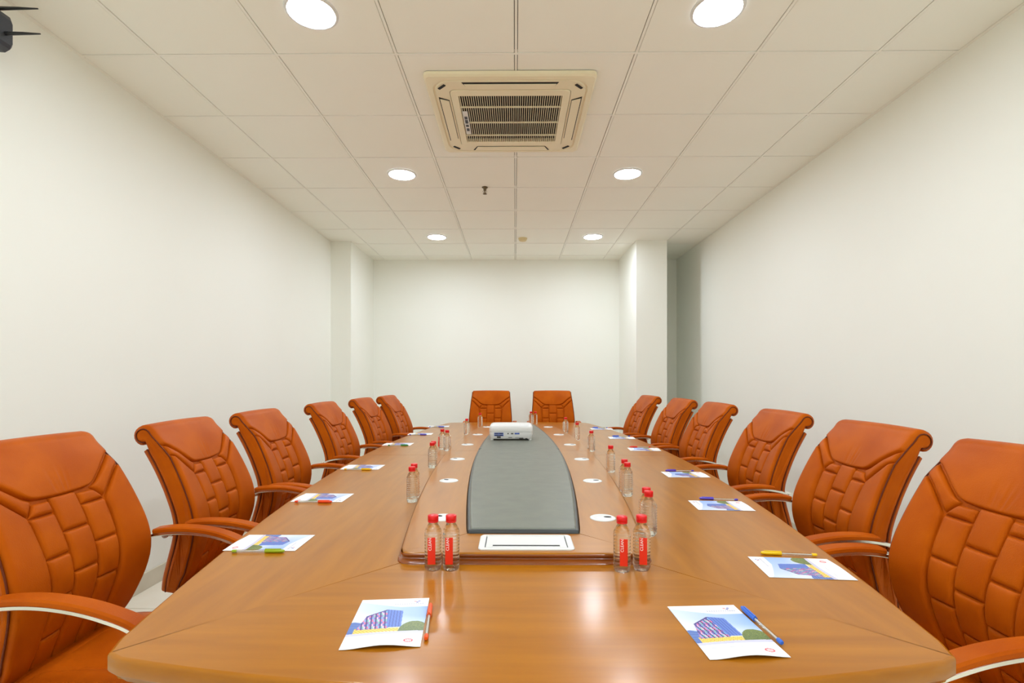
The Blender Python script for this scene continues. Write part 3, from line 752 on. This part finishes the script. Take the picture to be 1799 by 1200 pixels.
def build_chair():
    root = thing('office_chair', 'x', 'chair', (0,0,0), 0, 'tan leather chairs around the table')
    build_backrest(root)
    # seat
    b = MB(); G = []
    for z, ins in ((.34,.03), (.35,.012), (.375,0), (.41,0), (.43,.008), (.441,.026), (.445,.05)):
        G.append([(x, y+.03, z - (.02*max(0,(y-.12)/.14) if z > .405 else 0)) for x, y in rrect(.262-ins, .262-ins, .085-ins*.6, 7)])
    b.grid(G, closed_u=True); b.add(G[0][::-1], [tuple(range(len(G[0])))]); b.add(G[-1], [tuple(range(len(G[0])))])
    seat = b.build('seat', 'leather', root)
    for x0, x1 in ((-.225,-.125), (-.121,.121), (.125,.225)):
        g = [[(lerp(x0, x1, i/10), lerp(-.18, .25, j/14), .438 - .02*max(0,(lerp(-.18,.25,j/14)-.12)/.14) + .018*(max(0,4*(i/10)*(1-i/10))**.3)*(max(0,4*(j/14)*(1-j/14))**.3)) for i in range(11)] for j in range(15)]
        MB().grid(g).build('seat_panel', 'leather', seat)
    MB().tube([(x, y+.03, .372) for x, y in rrect(.264, .264, .085, 7)], .0035, 6, closed=True).build('piping', 'seam', seat)
    # arms
    for s in (-1, 1):
        arc = catmull([(s*.288,-.205,.666), (s*.291,-.165,.689), (s*.294,-.09,.702), (s*.295,-.01,.702), (s*.295,.07,.690), (s*.292,.14,.668), (s*.285,.20,.636), (s*.284,.235,.588), (s*.282,.238,.53), (s*.278,.21,.46), (s*.268,.15,.395), (s*.25,.09,.36)], 6)
        # chrome flat bar swept in the y-z plane
        def bar(pts, wx, up0, dn):
            R = []
            for i, p in enumerate(pts):
                t = (pts[min(i+1, len(pts)-1)]-pts[max(i-1, 0)]).normalized(); u = Vector((0, -t.z, t.y)).normalized()
                if u.z < 0 and i < len(pts)*.5: u = -u
                w = wx[i] if isinstance(wx, list) else wx
                R.append([p + Vector((x*w, 0, 0)) + u*h for x, h in ((-1,dn*.6), (-.8,dn), (.8,dn), (1,dn*.6), (1,up0*.6), (.8,up0), (-.8,up0), (-1,up0*.6))])
            b = MB(); b.grid(R, closed_u=True, smooth=False); b.add(R[0][::-1], [tuple(range(8))]); b.add(R[-1], [tuple(range(8))]); return b
        fa = bar(arc, [(.026 if p_.z > .64 or p_.y < 0 else max(.014, .026-(.64-p_.z)*.25)) for p_ in arc], .004, -.009).build('arm_frame', 'chrome', root)
        padp = [p for p in arc if p.z > .62 and -.13 < p.y < .22]
        npd = len(padp); bar([p + Vector((0,0,.006)) for p in padp], .0245, .012, -.004).build('arm_pad', 'leather', fa)
        MB().box(s*.262-.02, s*.262+.03*1, -.226, -.19, .655, .681, bev=.004).build('arm_bracket', 'chrome', root) if s > 0 else MB().box(-.292, -.242, -.226, -.19, .655, .681, bev=.004).build('arm_bracket', 'chrome', root)
        MB().lathe([(.009,-.006), (.011,-.004), (.011,.004), (.009,.006)], 14).build('arm_bolt', 'chrome', fa, (s*.311, -.205, .667), (0, PI/2, 0))
    # mechanism, column, star base
    MB().box(-.11, .11, -.12, .16, .30, .342, bev=.01).build('tilt_mechanism', 'black', root)
    MB().box(-.045, .045, -.27, -.08, .325, .355, bev=.006).build('back_bracket', 'black', root)
    MB().lathe([(.030,.09), (.030,.24), (.018,.245), (.018,.305)], 20).build('gas_column', 'black', root)
    base = MB().lathe([(.05,.075), (.055,.085), (.05,.12), (.035,.13)], 20).build('star_base', 'chrome', root)
    legm = MB().tube([(.03,0,.105), (.11,0,.10), (.19,0,.085), (.262,0,.07)], 0, rect=(.022,.016)).mesh('base_leg', 'chrome')
    wb = MB()
    for s in (-1, 1): wb.lathe([(.020,s*.004), (.027,s*.006), (.027,s*.018), (.020,s*.022)], 16)
    wh = wb.mesh('caster', 'black')
    for k in range(5):
        a_ = 2*PI*k/5 + .3; place('base_leg', legm, base, (0,0,0), (0,0,a_))
        place('caster', wh, base, (.258*math.cos(a_), .258*math.sin(a_), .027), (PI/2, 0, a_+.6))
    return root
proto = build_chair()
def reg(o):
    KIDS[o.name] = list(o.children)
    for c in o.children: reg(c)
bpy.context.view_layer.update(); reg(proto)
# (x, y, heading in degrees towards which the chair faces measured from +x, label)
CH = [(-1.14, 1.525, 2, 'nearest tan leather chair on the left side, cut by the photo edge'),
      (-1.115, 2.205, 4, 'second tan leather chair from the viewer on the left side'),
      (-1.11, 2.85, 2, 'third tan leather chair from the viewer on the left side'),
      (-1.10, 3.76, 0, 'fourth tan leather chair from the viewer on the left side'),
      (-1.05, 4.56, -2, 'fifth tan leather chair from the viewer on the left side'),
      (-0.985, 5.20, -3, 'farthest tan leather chair on the left side, by the left pillar'),
      (1.028, 1.33, 180, 'nearest tan leather chair on the right side, cut by the photo edge'),
      (1.105, 2.04, 178, 'second tan leather chair from the viewer on the right side'),
      (1.15, 2.83, 179, 'third tan leather chair from the viewer on the right side'),
      (1.145, 3.7, 180, 'fourth tan leather chair from the viewer on the right side'),
      (1.13, 4.43, 182, 'fifth tan leather chair from the viewer on the right side'),
      (1.05, 5.2, 184, 'farthest tan leather chair on the right side, by the right pillar'),
      (-0.3, 6.04, -90, 'tan leather chair at the far table end, left one behind projector'),
      (0.46, 6.04, -90, 'tan leather chair at the far table end, right one of two')]
for i, (x, y, hd, lab) in enumerate(CH):
    o = proto if i == 0 else copy_tree(proto)
    o.location = (x, y, 0); o.rotation_euler = (0, 0, math.radians(hd-90)); o['label'] = lab
    if y > 5.5: o.scale = (1, 1, 1.02)
